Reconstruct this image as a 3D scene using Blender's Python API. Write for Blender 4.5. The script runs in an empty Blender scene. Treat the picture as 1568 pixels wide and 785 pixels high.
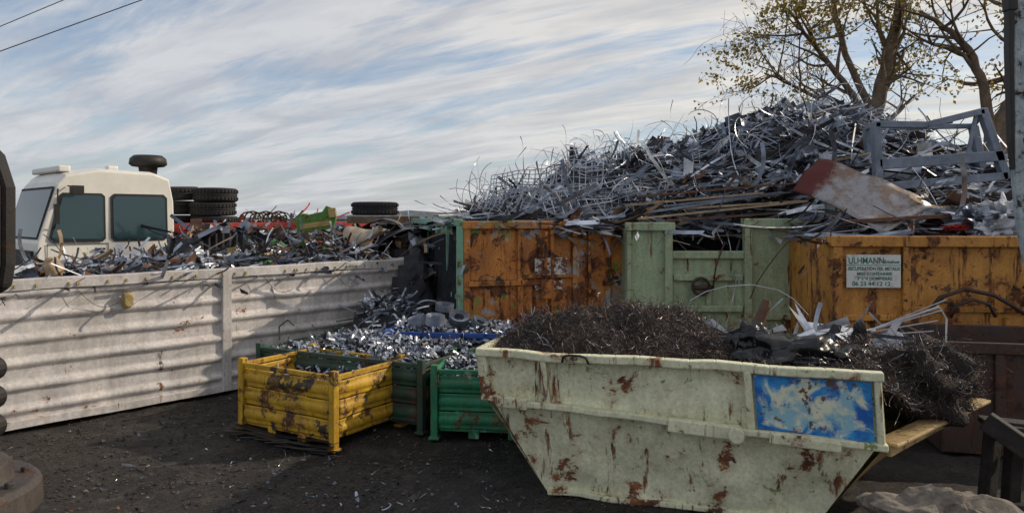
import bpy, math, random
from mathutils import Vector, Matrix, noise
R = random.Random(11)
V = Vector
scn = bpy.context.scene
COL = scn.collection

# ------------------------------------------------------------------ helpers
class MB:
    def __init__(s): s.v=[]; s.f=[]; s.m=[]
    def add(s, vs, fs, mi=0):
        o=len(s.v)
        s.v.extend([tuple(v) for v in vs]); s.f.extend([tuple(i+o for i in f) for f in fs]); s.m.extend([mi]*len(fs))
    def box(s, a, b, mi=0, M=None):
        (x0,y0,z0),(x1,y1,z1)=a,b
        vs=[V(p) for p in ((x0,y0,z0),(x1,y0,z0),(x1,y1,z0),(x0,y1,z0),(x0,y0,z1),(x1,y0,z1),(x1,y1,z1),(x0,y1,z1))]
        if M is not None: vs=[M@v for v in vs]
        s.add(vs,[(0,3,2,1),(4,5,6,7),(0,1,5,4),(1,2,6,5),(2,3,7,6),(3,0,4,7)],mi)
    def beam(s,a,b,w,h,mi=0,up=(0,0,1)):
        a=V(a);b=V(b);d=(b-a);L=d.length;d.normalize()
        sd=d.cross(V(up))
        if sd.length<1e-3: sd=d.cross(V((1,0,0)))
        sd.normalize(); u=sd.cross(d)
        M=Matrix((d,sd,u)).transposed().to_4x4(); M.translation=a
        s.box((0,-w/2,-h/2),(L,w/2,h/2),mi,M)
    def tube(s,pts,rad,n=6,mi=0,cap=True):
        pts=[V(p) for p in pts]
        if not hasattr(rad,'__len__'): rad=[rad]*len(pts)
        vs=[];fs=[];ref=None
        for i,p in enumerate(pts):
            d=(pts[min(i+1,len(pts)-1)]-pts[max(i-1,0)])
            if d.length<1e-6: d=V((0,0,1))
            d.normalize()
            if ref is None: ref=d.orthogonal().normalized()
            ref=(ref-d*ref.dot(d))
            if ref.length<1e-4: ref=d.orthogonal()
            ref.normalize(); q=d.cross(ref)
            for k in range(n):
                a=2*math.pi*k/n
                vs.append(p+(ref*math.cos(a)+q*math.sin(a))*rad[i])
        for i in range(len(pts)-1):
            for k in range(n):
                a=i*n+k;b=i*n+(k+1)%n
                fs.append((a,b,b+n,a+n))
        if cap and n>2:
            fs.append(tuple(range(n-1,-1,-1))); fs.append(tuple(range((len(pts)-1)*n,len(pts)*n)))
        s.add(vs,fs,mi)
    def ribbon(s,pts,wv,mi=0):
        vs=[]
        for p,w in zip(pts,wv): vs.append(p-w); vs.append(p+w)
        s.add(vs,[(2*i,2*i+1,2*i+3,2*i+2) for i in range(len(pts)-1)],mi)
    def prism(s,poly,y0,y1,mi=0):   # poly in x,z ; extruded along y
        n=len(poly)
        vs=[(x,y0,z) for x,z in poly]+[(x,y1,z) for x,z in poly]
        fs=[tuple(range(n)),tuple(range(2*n-1,n-1,-1))]+[(i,i+n,(i+1)%n+n,(i+1)%n) for i in range(n)]
        s.add(vs,fs,mi)
    def grid(s,fn,nu,nv,mi=0):
        vs=[fn(i/nu,j/nv) for j in range(nv+1) for i in range(nu+1)]
        fs=[(j*(nu+1)+i,j*(nu+1)+i+1,(j+1)*(nu+1)+i+1,(j+1)*(nu+1)+i) for j in range(nv) for i in range(nu)]
        s.add(vs,fs,mi)
    def lathe(s,prof,n=24,mi=0,M=None):
        vs=[];
        for r,z in prof:
            for k in range(n):
                a=2*math.pi*k/n; p=V((r*math.cos(a),r*math.sin(a),z)); vs.append(M@p if M is not None else p)
        fs=[(j*n+k,j*n+(k+1)%n,(j+1)*n+(k+1)%n,(j+1)*n+k) for j in range(len(prof)-1) for k in range(n)]
        s.add(vs,fs,mi)
    def obj(s,name,mats,parent=None,smooth=False,bevel=0,loc=None,rz=0):
        me=bpy.data.meshes.new(name)
        me.from_pydata(s.v,[],s.f)
        for m in (mats if isinstance(mats,(list,tuple)) else [mats]): me.materials.append(m)
        me.polygons.foreach_set('material_index',s.m)
        if smooth: me.polygons.foreach_set('use_smooth',[True]*len(s.f))
        me.update()
        o=bpy.data.objects.new(name,me); COL.objects.link(o)
        if parent: o.parent=parent
        if loc: o.location=loc
        if rz: o.rotation_euler=(0,0,rz)
        if bevel:
            b=o.modifiers.new('bevel','BEVEL'); b.width=bevel; b.segments=2; b.limit_method='ANGLE'; b.angle_limit=math.radians(40)
        return o
def empty(name,loc=(0,0,0),rz=0):
    e=bpy.data.objects.new(name,None); COL.objects.link(e); e.location=loc; e.rotation_euler=(0,0,rz); e.empty_display_size=.2
    return e
def nz(p,s=1.0,o=0.0): return noise.noise(V((p[0]*s+o,p[1]*s-o,p[2]*s+o*2)))
def ru():
    while True:
        v=V((R.uniform(-1,1),R.uniform(-1,1),R.uniform(-1,1)))
        if .05<v.length<1: return v.normalized()
def lerp(a,b,t): return a+(b-a)*t
def interp(tab,x):
    if x<=tab[0][0]: return tab[0][1]
    for (a,p),(b,q) in zip(tab,tab[1:]):
        if x<=b: return p+(q-p)*(x-a)/(b-a)
    return tab[-1][1]
def sm(t): t=max(0,min(1,t)); return t*t*(3-2*t)

# ------------------------------------------------------------------ materials
class NT:
    def __init__(s,name):
        s.m=bpy.data.materials.new(name); s.m.use_nodes=True; s.t=s.m.node_tree; s.t.nodes.clear()
        s.out=s.n('ShaderNodeOutputMaterial'); s.b=s.n('ShaderNodeBsdfPrincipled'); s.l(s.b.outputs[0],s.out.inputs[0])
        s.tc=s.n('ShaderNodeTexCoord')
    def n(s,t): return s.t.nodes.new(t)
    def l(s,a,b): s.t.links.new(a,b)
    def noise(s,sc,det=6,rough=.6,vec=None,scale3=None,off=0,dist=0):
        mp=s.n('ShaderNodeMapping'); s.l(vec or s.tc.outputs['Object'],mp.inputs[0])
        mp.inputs['Location'].default_value=(off*3.1,off*1.7,off*2.3)
        if scale3: mp.inputs['Scale'].default_value=scale3
        n=s.n('ShaderNodeTexNoise'); n.inputs['Scale'].default_value=sc; n.inputs['Detail'].default_value=det
        n.inputs['Roughness'].default_value=rough; n.inputs['Distortion'].default_value=dist
        s.l(mp.outputs[0],n.inputs['Vector']); return n.outputs[0]
    def ramp(s,f,stops):
        r=s.n('ShaderNodeValToRGB'); s.l(f,r.inputs[0]); e=r.color_ramp.elements
        while len(e)<len(stops): e.new(.5)
        for k,(p,c) in enumerate(stops):
            e[k].position=p; c=(c,c,c) if not hasattr(c,'__len__') else c; e[k].color=(*c[:3],1)
        return r.outputs[0]
    def mix(s,f,a,b,mode='MIX'):
        m=s.n('ShaderNodeMix'); m.data_type='RGBA'; m.blend_type=mode
        for i,x in ((0,f),(6,a),(7,b)):
            if hasattr(x,'links') or hasattr(x,'is_linked'): s.l(x,m.inputs[i])
            elif i==0: m.inputs[0].default_value=x
            else: m.inputs[i].default_value=(*x[:3],1)
        return m.outputs[2]
    def math(s,op,a,b=0,clamp=False):
        m=s.n('ShaderNodeMath'); m.operation=op; m.use_clamp=clamp
        for i,x in ((0,a),(1,b)):
            if hasattr(x,'is_linked'): s.l(x,m.inputs[i])
            else: m.inputs[i].default_value=x
        return m.outputs[0]
    def bump(s,h,st=.3,d=.02):
        b=s.n('ShaderNodeBump'); b.inputs['Strength'].default_value=st; b.inputs['Distance'].default_value=d
        s.l(h,b.inputs['Height']); s.l(b.outputs[0],s.b.inputs['Normal'])
    def set(s,**k):
        for a,x in k.items():
            i=s.b.inputs[a.replace('_',' ')]
            if hasattr(x,'is_linked'): s.l(x,i)
            else: i.default_value=(*x,1) if hasattr(x,'__len__') and len(x)==3 else x

def paint(name,c1,c2,rust=.4,sc=1.2,seed=0,streak=.5,extra=None,rough=.6,rd=(.035,.017,.012),rl=(.30,.10,.03),grime=.4):
    t=NT(name)
    base=t.mix(t.ramp(t.noise(2.1*sc,6,.6,off=seed),[(.38,0.),(.62,1.)]),c1,c2)
    fine=t.ramp(t.noise(22*sc,4,.7,off=seed+1),[(.3,.75),(.7,1.1)])
    base=t.mix(1.,base,fine,'MULTIPLY')
    if extra:
        for k,(c,th) in enumerate(extra):
            base=t.mix(t.ramp(t.noise(1.6*sc,9,.7,off=seed+9+k*4,dist=.4),[(th,0.),(th+.02,1.)]),base,c)
    g=t.ramp(t.noise(1.,6,.65,scale3=(7*sc,7*sc,.9*sc),off=seed+5),[(.45,0.),(.68,1.)])
    base=t.mix(t.math('MULTIPLY',g,grime),base,tuple(x*.35 for x in c2))
    th=.645-.14*rust
    na=t.noise(1.7*sc,12,.72,off=seed+2,dist=.3)
    a=t.ramp(na,[(th,0.),(th+.025,1.)])
    halo=t.ramp(na,[(th-.07,0.),(th,.55)])
    b=t.ramp(t.noise(1.,9,.7,scale3=(6*sc,6*sc,.75*sc),off=seed+3),[(.675-.15*streak,0.),(.73-.15*streak,1.)])
    c=t.ramp(t.noise(9*sc,8,.75,off=seed+4),[(.69-.12*rust,0.),(.71-.12*rust,1.)])
    m=t.math('MAXIMUM',t.math('MAXIMUM',a,b),c)
    rc=t.ramp(t.noise(6*sc,8,.7,off=seed+6),[(.38,rd),(.50,tuple((x+y)/2.3 for x,y in zip(rd,rl))),(.64,rl)])
    base=t.mix(t.math('MULTIPLY',halo,max(0,min(1,.4+rust))),base,tuple(.5*x+.4*y for x,y in zip(c2,rl)))
    colr=t.mix(m,base,rc)
    t.set(Base_Color=colr,Roughness=t.math('ADD',t.math('MULTIPLY',m,.3),rough,True))
    t.bump(t.math('ADD',t.math('MULTIPLY',m,-.7),t.noise(14*sc,6,.7,off=seed)),.4,.012)
    return t.m
def metal(name,c,rough=.4,met=.85,var=.5,seed=0):
    t=NT(name)
    f=t.ramp(t.noise(2.2,5,.7,off=seed),[(.35,1-var),(.65,1.15)])
    t.set(Base_Color=t.mix(1.,c,f,'MULTIPLY'),Metallic=met,Roughness=t.ramp(t.noise(7,4,.6,off=seed),[(.3,max(.1,rough-.12)),(.7,rough+.18)]))
    return t.m
def plain(name,c,rough=.7,met=0.,sc=4,var=.4,bump=.2):
    t=NT(name)
    n=t.noise(sc,8,.7)
    t.set(Base_Color=t.mix(1.,c,t.ramp(n,[(.35,1-var),(.65,1+var*.4)]),'MULTIPLY'),Metallic=met,Roughness=rough)
    if bump: t.bump(t.noise(sc*4,6,.7),bump,.01)
    return t.m

M_white=paint('white_worn_paint',(.70,.655,.64),(.54,.51,.49),.16,1.0,1,.28,rough=.5)
M_yellow=paint('yellow_worn_paint',(.66,.39,.02),(.50,.28,.02),.58,2.0,4,.5,extra=[((.03,.025,.02),.555)],rl=(.22,.085,.03))
M_green=paint('green_worn_paint',(.03,.28,.13),(.02,.18,.09),.35,1.8,6,.5,extra=[((.25,.36,.25),.60)])
M_dgreen=paint('dark_green_worn_paint',(.03,.085,.055),(.02,.05,.035),.6,1.8,8,.5,rl=(.14,.06,.035))
M_orange=paint('orange_worn_paint',(.66,.26,.05),(.50,.18,.04),.72,1.5,12,.75,extra=[((.40,.37,.34),.55),((.05,.022,.018),.55),((.16,.32,.06),.59)],rl=(.30,.10,.03),rd=(.035,.014,.012))
M_orange2=paint('ochre_worn_paint',(.64,.30,.055),(.50,.22,.045),.66,1.4,21,.75,extra=[((.07,.03,.02),.60)],rl=(.26,.09,.03))
M_pale=paint('pale_green_worn_paint',(.44,.53,.33),(.35,.44,.28),.42,1.2,15,.55)
M_mint=paint('mint_worn_paint',(.27,.52,.36),(.20,.42,.30),.5,1.2,17,.5)
M_cream=paint('cream_worn_paint',(.82,.81,.57),(.72,.72,.50),.50,1.4,25,.66,extra=[((.20,.28,.10),.625)],rl=(.36,.13,.05),rd=(.07,.03,.02),grime=.2)
M_rust=paint('rusted_steel',(.07,.038,.03),(.05,.028,.024),.6,1.6,28,.5,rl=(.12,.05,.03))
M_tan=paint('tan_rusted_steel',(.52,.37,.18),(.38,.27,.12),.55,1.6,31,.5)
M_red=paint('red_worn_paint',(.52,.03,.02),(.40,.03,.02),.15,1.,33,.2)
M_cab=plain('cab_white_paint',(.78,.75,.68),.35,0,1.5,.12,0)
M_dark=plain('dark_steel',(.03,.027,.025),.55,.3)
M_black=plain('black_rubber',(.018,.018,.02),.75,0,6,.4,.3)
M_alu=[metal('aluminium_bright',(.70,.73,.79),.34,.9,.4,1),metal('aluminium_grey',(.42,.46,.54),.42,.85,.5,2),
       metal('aluminium_dull',(.22,.25,.31),.5,.8,.5,3),plain('white_coated_profile',(.55,.57,.61),.5,0,3,.3,0),
       metal('dark_scrap',(.06,.055,.06),.5,.6,.5,5),plain('brown_scrap',(.15,.075,.045),.75,.1,5,.5,0),
       plain('beige_board',(.42,.31,.20),.8,0,5,.35,0)]
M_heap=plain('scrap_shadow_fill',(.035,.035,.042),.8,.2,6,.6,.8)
M_gold=plain('yellowish_strip',(.45,.33,.12),.55,.2,5,.4,0)
M_col=[plain('scrap_red',(.4,.04,.03),.6),plain('scrap_green',(.08,.25,.06),.6),plain('scrap_blue',(.03,.10,.35),.5),M_gold]
g=NT('cab_window_glass'); g.set(Base_Color=(.03,.065,.08),Roughness=.1,Metallic=.0); g.b.inputs['Specular IOR Level'].default_value=.5; M_glass=g.m
M_swarf=[metal('swarf_dark',(.11,.09,.088),.42,.7,.5,2),metal('swarf_brown',(.13,.07,.048),.55,.5,.5,6),metal('swarf_shine',(.38,.35,.37),.35,.9,.4,9),plain('swarf_black',(.02,.017,.016),.6)]
M_swbase=plain('swarf_bulk',(.025,.018,.016),.8,.1,14,.6,1.)
M_bark=plain('tree_bark',(.19,.135,.09),.9,0,5,.5,.6)
def leafm(n,c):
    t=NT(n); t.set(Base_Color=c,Roughness=.6); tr=t.n('ShaderNodeBsdfTranslucent'); tr.inputs[0].default_value=(*[x*1.3 for x in c],1)
    mx=t.n('ShaderNodeMixShader'); mx.inputs[0].default_value=.5; t.l(t.b.outputs[0],mx.inputs[1]); t.l(tr.outputs[0],mx.inputs[2]); t.l(mx.outputs[0],t.out.inputs[0]); return t.m
M_leaf=[leafm('leaf_yellow',(.36,.27,.06)),leafm('leaf_olive',(.15,.15,.04)),leafm('leaf_brown',(.22,.12,.04))]
M_wood=plain('weathered_wood',(.20,.13,.08),.85,0,6,.5,.5)

# ------------------------------------------------------------------ ground
t=NT('dirt_ground')
n1=t.noise(.55,8,.65,off=1,dist=.5); n2=t.noise(3.5,10,.75,off=2); n3=t.noise(34,6,.8,off=3)
c=t.mix(t.ramp(n1,[(.42,0.),(.58,1.)]),(.014,.012,.012),(.060,.049,.042))
c=t.mix(t.ramp(n2,[(.50,0.),(.62,.75)]),c,(.105,.088,.075))
c=t.mix(1.,c,t.ramp(n3,[(.38,.3),(.62,1.6)]),'MULTIPLY')
c=t.mix(t.ramp(t.noise(48,3,.6,off=7),[(.65,0.),(.68,.7)]),c,(.20,.185,.17))
t.set(Base_Color=c,Roughness=t.ramp(n1,[(.42,.45),(.56,.95)]))
t.bump(t.math('ADD',n2,t.math('MULTIPLY',n3,.7)),1.,.10)
M_ground=t.m
def axis(lo,a,b,hi,st):
    xs=[]; x=a
    while x<=b: xs.append(x); x+=st
    s=st; x=xs[-1]
    while x<hi: s*=1.6; x+=s; xs.append(x)
    s=st; x=xs[0]; pre=[]
    while x>lo: s*=1.6; x-=s; pre.append(x)
    return pre[::-1]+xs
xs=axis(-600,-7,6,600,.055); ys=axis(-600,5,11,900,.055)
def gh(x,y): return .045*nz((x,y,0),.6)+.030*nz((x,y,3),2.2)+.020*nz((x,y,5),6)+.012*nz((x,y,8),13)
mb=MB(); vs=[]
for y in ys:
    for x in xs:
        near=1 if (-9<x<7 and 3<y<13) else 0
        vs.append((x,y,near*gh(x,y)-.015))
nx=len(xs)
mb.add(vs,[(j*nx+i,j*nx+i+1,(j+1)*nx+i+1,(j+1)*nx+i) for j in range(len(ys)-1) for i in range(nx-1)])
mb.obj('ground',M_ground,smooth=True)
M_st=[plain('stone_dark',(.028,.025,.024),.9),plain('stone_grey',(.085,.078,.072),.9),plain('stone_pale',(.22,.20,.18),.9)]
mb=MB()
for i in range(13000):
    y=5.6+6*R.random()**1.5; x=R.uniform(-6.5,2.0)
    if nz((x,y,2),1.1,4)+R.uniform(-.4,.4)<-.15: continue
    s=R.choice([.004,.006,.008,.011,.018]) * R.uniform(.7,1.5)*(1 if R.random()<.985 else 2.2)
    c=V((x,y,-.008+gh(x,y))); M=Matrix.Rotation(R.uniform(0,6.28),3,'Z')
    vs=[c+M@V((a*s*R.uniform(.6,1.3),b*s*R.uniform(.6,1.3),d*s*.7*R.uniform(.5,1.2))) for a,b,d in ((1,0,0),(0,1,0),(-1,0,0),(0,-1,0),(.2,.1,1),(0,0,-1))]
    mb.add(vs,[(0,1,4),(1,2,4),(2,3,4),(3,0,4),(1,0,5),(2,1,5),(3,2,5),(0,3,5)],R.choices([0,1,2],[8,4,.5])[0])
mb.obj('gravel',M_st)

# ------------------------------------------------------------------ scatter tools
def strip(mb,p,d,L,W,curl,mi,seg=6,twist=.1,taper=False):
    ax=ru(); w=d.cross(ru())
    if w.length<.05: w=d.orthogonal()
    w.normalize(); pts=[];ws=[];st=L/seg
    for i in range(seg+1):
        pts.append(p.copy()); ws.append(w*(W/2))
        Rm=Matrix.Rotation(curl*R.uniform(.4,1.4),3,ax); d=Rm@d; w=Rm@w
        if twist: w=Matrix.Rotation(R.uniform(-twist,twist),3,d)@w
        p=p+d*st
    mb.ribbon(pts,ws,mi)
def profile(mb,p,d,L,a,mi,kind='L'):
    d=d.normalized(); u=d.cross(ru()).normalized(); w=d.cross(u)
    if kind=='L': sec=[u*a,V((0,0,0)),w*a]
    elif kind=='U': sec=[u*a,V((0,0,0)),w*a,w*a+u*a]
    else: sec=[V((0,0,0)),u*a,u*a+w*a,w*a,V((0,0,0))]
    k=len(sec); vs=[p+q for q in sec]+[p+q+d*L for q in sec]
    mb.add(vs,[(i,i+1,i+1+k,i+k) for i in range(k-1)],mi)
def sheet(mb,p,s,mi,bend=.5,n=None):
    u=(n.orthogonal() if n else ru()).normalized(); u=(Matrix.Rotation(R.uniform(0,6.28),3,n)@u) if n else u
    w=(n.cross(u) if n else u.cross(ru())).normalized(); nn=u.cross(w); a=s*R.uniform(.5,1.2); b=s*R.uniform(.3,.9); k=R.uniform(-bend,bend); kk=R.uniform(-bend,bend)
    def fn(x,y):
        x-=.5;y-=.5
        return p+u*(a*x)+w*(b*y*(1+.4*x))+nn*(k*a*x*x*4*.4+kk*a*x*y)
    mb.grid(fn,4,3,mi)
def mesh_panel(mb,p,u,w,a,b,st,r,mi,warp=.15):
    nn=u.cross(w).normalized(); o=R.uniform(0,50)
    f=lambda x,y: p+u*x+w*y+nn*(warp*noise.noise(V((x*1.3+o,y*1.3,0)))*2)+w*(.05*noise.noise(V((x*2,y*2,o))))
    x=0
    while x<=a+1e-6:
        pts=[f(x,b*k/6) for k in range(7)]; mb.tube(pts,r,4,mi,False); x+=st
    y=0
    while y<=b+1e-6:
        pts=[f(a*k/8,y) for k in range(9)]; mb.tube(pts,r,4,mi,False); y+=st

# litter on the dirt
mb=MB()
for i in range(420):
    if R.random()<.45: x=R.gauss(-1.0,.9); y=R.gauss(6.5,.4)
    else: x=R.uniform(-5.5,.2); y=R.uniform(6.2,9.2)
    if x>.1: continue
    p=V((x,y,gh(x,y)-.003)); d=V((R.gauss(0,1),R.gauss(0,1),R.gauss(0,.12))).normalized(); mi=R.choices([0,1,2,5,4],[1,2,2,2,3])[0]
    if R.random()<.7: strip(mb,p,d,R.uniform(.02,.11),R.uniform(.003,.010),R.uniform(0,.6),mi)
    else: sheet(mb,p,R.uniform(.015,.05),mi,.4)
strip(mb,V((-3.9,7.3,.02)),V((1,.2,0)).normalized(),.16,.03,.2,3)
mb.obj('ground_litter',M_alu)

# ------------------------------------------------------------------ white long container (left)
UX,UY=.683,.731; RZ=math.atan2(UY,UX)
cont=empty('white_scrap_container',(-7.06,7.19,0),RZ)
LEN=7.6;H=1.76
def ribprof(z):
    q=(z/.272)%1.0
    if q<.55: return 0
    if q<.68: return -(q-.55)/.13*.045
    if q<.86: return -.045
    return -.045*(1-(q-.86)/.14)
def ff(x0,x1):
    def f(s,t):
        x=lerp(x0,x1,s); z=.10+t*1.52
        d=ribprof(z-.02)+.04*nz((x,0,z),.9,3)+.016*nz((x,0,z),3.,5)-.03*max(0,nz((x,4,z),1.7,8))
        zz=z+.010*nz((x,3,z*.3),1.1)
        return (x,d,zz)
    return f
mb=MB(); mb.grid(ff(.0,4.32),110,64); mb.grid(ff(4.40,7.52),80,64)
mb.obj('side_panel',M_white,cont,smooth=True)
mb=MB()
def wav(x): return .02*nz((x,0,1),.9)
def rail(z0,z1,y0,y1,n=24):
    for k in range(n):
        a,b=LEN*k/n,LEN*(k+1)/n
        za,zb=wav(a),wav(b)
        vs=[(a,y0,z0+za),(b,y0,z0+zb),(b,y1,z0+zb),(a,y1,z0+za),(a,y0,z1+za),(b,y0,z1+zb),(b,y1,z1+zb),(a,y1,z1+za)]
        mb.add(vs,[(0,3,2,1),(4,5,6,7),(0,1,5,4),(2,3,7,6)])
rail(1.63,1.76,-.07,.10); rail(.02,.12,-.05,.08)
mb.box((4.30,-.085,.03),(4.43,.05,1.74)); mb.box((7.50,-.09,.0),(7.62,.06,1.78))
mb.box((7.52,.06,.0),(7.60,2.4,1.76)); mb.box((0,2.3,0),(LEN,2.4,1.74)); mb.box((0,0.1,.0),(.08,2.3,1.76)); mb.box((.08,.1,.1),(7.5,2.3,.2))
mb.obj('frame_rails',M_white,cont,bevel=.008)
mb=MB()
for i in range(34):
    x=R.uniform(.4,7.3); mb.tube([(x,-.075,1.70),(x+R.uniform(-.01,.01),-.09,1.66)],.012,5,0)
for x0 in (2.45,4.9,6.1):
    pts=[V((x0+.12*k*.5,-.1-.01*math.sin(k),1.62-.16*math.sin(k*.35)-.02*k)) for k in range(9)]; mb.tube(pts,.004,4,1)
mb.lathe([(.0,.03),(.05,.03),(.07,.0),(.07,-.06)],12,0,Matrix.Translation((3.05,-.09,1.42))@Matrix.Rotation(math.radians(90),4,'X')@Matrix.Scale(1.5,4,(0,1,0)))
mb.obj('hooks_and_wires',[M_gold,M_dark],cont)
def cz(x,y):
    e=min(y-.1,2.3-y)/.7; b=sm(e)
    top=interp([(0,.10),(3.5,.10),(5.2,.14),(6.4,.30),(7.2,.26),(7.6,.0)],x)
    return 1.62+b*(top+.08)+.10*noise.noise(V((x*1.1,y*1.4,4)))*b
mb=MB(); mb.grid(lambda s,t:(lerp(.1,7.5,s),lerp(.1,2.3,t),cz(lerp(.1,7.5,s),lerp(.1,2.3,t))-.04),60,20)
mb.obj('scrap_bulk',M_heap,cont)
mb=MB()
for i in range(2300):
    x=R.uniform(.3,7.45); y=.12+2.1*R.random()**1.1; p=V((x,y,cz(x,y)+R.uniform(-.04,.05)))
    d=V((R.gauss(0,1),R.gauss(0,1),R.gauss(0,.20))).normalized(); mi=R.choices(range(7),[3,5,7,1.5,5,3,1.5])[0]
    k=R.random()
    if k<.62: strip(mb,p,d,R.uniform(.12,.7),R.uniform(.012,.05),R.uniform(0,.35),mi)
    elif k<.8: profile(mb,p,d,R.uniform(.1,.5),R.uniform(.02,.05),mi,R.choice('LUB'))
    else: sheet(mb,p,R.uniform(.08,.3),mi,.8)
for i in range(40):
    x=R.uniform(5,7.4); y=R.uniform(.1,2.2); p=V((x,y,cz(x,y)+.05)); mb_mi=R.choices([7,8,9,10],[1,3,.6,3])[0]
    sheet(mb,p,R.uniform(.1,.22),mb_mi,.6)
mb.obj('scrap_pieces',M_alu+M_col,cont)
mb=MB()
def blob(mb,c,r,sc=(1,1,1),amp=.25,fr=2.,n=18,mi=0,seed=0):
    c=V(c)
    def f(s,t):
        th=s*2*math.pi; ph=(t-.5)*math.pi
        d=V((math.cos(ph)*math.cos(th),math.cos(ph)*math.sin(th),math.sin(ph)))
        k=r*(1+amp*noise.noise(d*fr+V((seed,seed,0)))*1.6+amp*.4*noise.noise(d*fr*3.1+V((seed,0,0))))
        return c+V((d.x*k*sc[0],d.y*k*sc[1],d.z*k*sc[2]))
    mb.grid(f,n*2,n,mi)
blob(mb,(2.35,.45,1.83),.11,(1,.8,1.3),.3,2,10,0,3)
mb.obj('sacks',[M_alu[6]],cont,smooth=True)

# ------------------------------------------------------------------ truck
tr=empty('white_truck',(-8.7,13.5,.10),RZ)
prof=[(-.05,.75),(-.09,1.3),(-.05,1.88),(.28,3.06),(.42,3.24),(1.0,3.36),(2.05,3.33),(2.34,3.22),(2.42,2.7),(2.43,1.9),(2.43,.75)]
def cabsec(y):
    k=abs(y-1.2)/1.2
    return [(x,z-(.07*k**5 if z>3 else 0)) for x,z in prof]
mb=MB(); ysx=[0.0,.06,.3,.8,1.2,1.6,2.1,2.34,2.4]
n=len(prof); vs=[];fs=[]
for y in ysx:
    for (x,z) in cabsec(y):
        yy=y
        if z>2.0: yy=1.2+(y-1.2)*(1-.06*(z-2.0)/1.3)
        vs.append((x,yy,z))
for j in range(len(ysx)-1):
    for i in range(n): fs.append((j*n+i,j*n+(i+1)%n,(j+1)*n+(i+1)%n,(j+1)*n+i))
fs.append(tuple(range(n-1,-1,-1))); fs.append(tuple(range((len(ysx)-1)*n,len(ysx)*n)))
mb.add(vs,fs); mb.obj('cab',M_cab,tr,bevel=.035)
def yw(z): return 1.2-1.2*(1-.06*max(0,(z-2.0))/1.3)
mb=MB()
def swin(x0,x1,x0t,z0,z1,mg,mi,off):
    P=[(x0+mg,z0-mg*0),(x1-mg,z0),(x1,z0+mg),(x1,z1-mg),(x1-mg,z1),(x0t+mg,z1),(x0t,z1-mg),(x0,z0+mg)]
    vs=[(x,yw(z)-off,z) for x,z in P]; mb.add(vs,[tuple(range(8))],mi)
swin(.12,1.10,.30,1.90,2.84,.06,1,.012); swin(.17,1.06,.36,1.95,2.80,.05,0,.02)
swin(1.19,2.28,1.19,1.90,2.84,.07,1,.012); swin(1.24,2.23,1.24,1.95,2.79,.06,0,.02)
def wsq(y0,y1,z0,z1,off):
    f=lambda z:lerp(-.05,.28,(z-1.88)/1.18)-off
    return [(f(z0),y0,z0),(f(z0),y1,z0),(f(z1),y1,z1),(f(z1),y0,z1)]
mb.add(wsq(.10,2.3,1.96,2.96,.012),[(0,1,2,3)],1); mb.add(wsq(.16,2.24,2.0,2.91,.02),[(0,1,2,3)],0)
mb.obj('windows',[M_glass,M_black],tr)
mb=MB()
for x in (.10,1.145,2.34): mb.box((x-.006,-.008,.9),(x+.006,.002,1.88))
mb.box((.10,-.008,1.86),(1.145,.002,1.872)); mb.box((.9,-.05,1.74),(1.08,-.012,1.78)); mb.box((-.12,.1,.5),(.3,2.3,.8))
mb.tube([(.30,.05,2.9),(.22,-.2,2.9),(.20,-.24,2.4),(.22,.02,2.15)],.015,6)
mb.box((.15,-.30,2.25),(.23,-.20,2.62)); mb.box((.42,-.34,2.80),(.62,-.16,2.97)); mb.tube([(.45,.03,2.97),(.5,-.2,2.95)],.015,5)
mb.box((-.12,.2,1.0),(-.08,2.2,1.75))
mb.obj('trim_and_mirrors',M_dark,tr,bevel=.01)
mb=MB(); mb.box((.36,.3,3.25),(.58,2.1,3.37)); mb.box((1.3,.5,3.33),(1.5,.7,3.42)); mb.obj('roof_fairings',M_cab,tr,bevel=.03)
mb=MB(); Mx=Matrix.Translation((2.62,1.95,.03))
mb.lathe([(0,3.76),(.30,3.75),(.38,3.68),(.40,3.55),(.34,3.50),(.2,3.48),(.18,3.3),(.18,1.2)],20,0,Mx)
mb.obj('air_intake',M_dark,tr,smooth=True)
mb=MB(); mb.box((.2,.5,.55),(7.5,.75,.8)); mb.box((.2,1.65,.55),(7.5,1.9,.8)); mb.obj('chassis',M_dark,tr)
def tyre(mb,M,R0=.52,w=.30,mi=0,rim=None):
    pr=[(R0*.58,-w*.42),(R0*.75,-w*.52),(R0*.93,-w*.5),(R0,-w*.4),(R0,-w*.14),(R0*.97,-w*.12),(R0*.97,-w*.05),(R0,-w*.03),(R0,w*.03),(R0*.97,w*.05),(R0*.97,w*.12),(R0,w*.14),(R0,w*.4),(R0*.93,w*.5),(R0*.75,w*.52),(R0*.58,w*.42),(R0*.58,-w*.42)]
    mb.lathe(pr,36,mi,M)
    for k in range(36):
        a=2*math.pi*k/36
        for s in (-1,1):
            Mb=M@Matrix.Rotation(a,4,'Z'); mb.box((R0-.01,-.022,s*w*.27-w*.11),(R0+.014,.022,s*w*.27+w*.11),mi,Mb)
    if rim is not None: mb.lathe([(R0*.58,-w*.2),(R0*.5,0),(.12,.02),(.0,.05)],24,rim,M)
mb=MB()
for x in (1.1,5.2,6.4):
    for y in (.25,2.15): tyre(mb,Matrix.Translation((x,y,.42))@Matrix.Rotation(math.pi/2,4,'X'),.52,.32,0,1)
mb.obj('wheels',[M_black,M_cab],tr,smooth=False)
mb=MB()
mb.box((2.60,0,1.0),(7.6,.06,2.24)); mb.box((2.60,2.34,1.0),(7.6,2.4,2.24)); mb.box((2.60,.06,1.0),(2.65,2.34,2.24)); mb.box((7.54,.06,1.0),(7.6,2.34,2.24)); mb.box((2.65,.06,1.0),(7.54,2.34,1.08))
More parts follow.
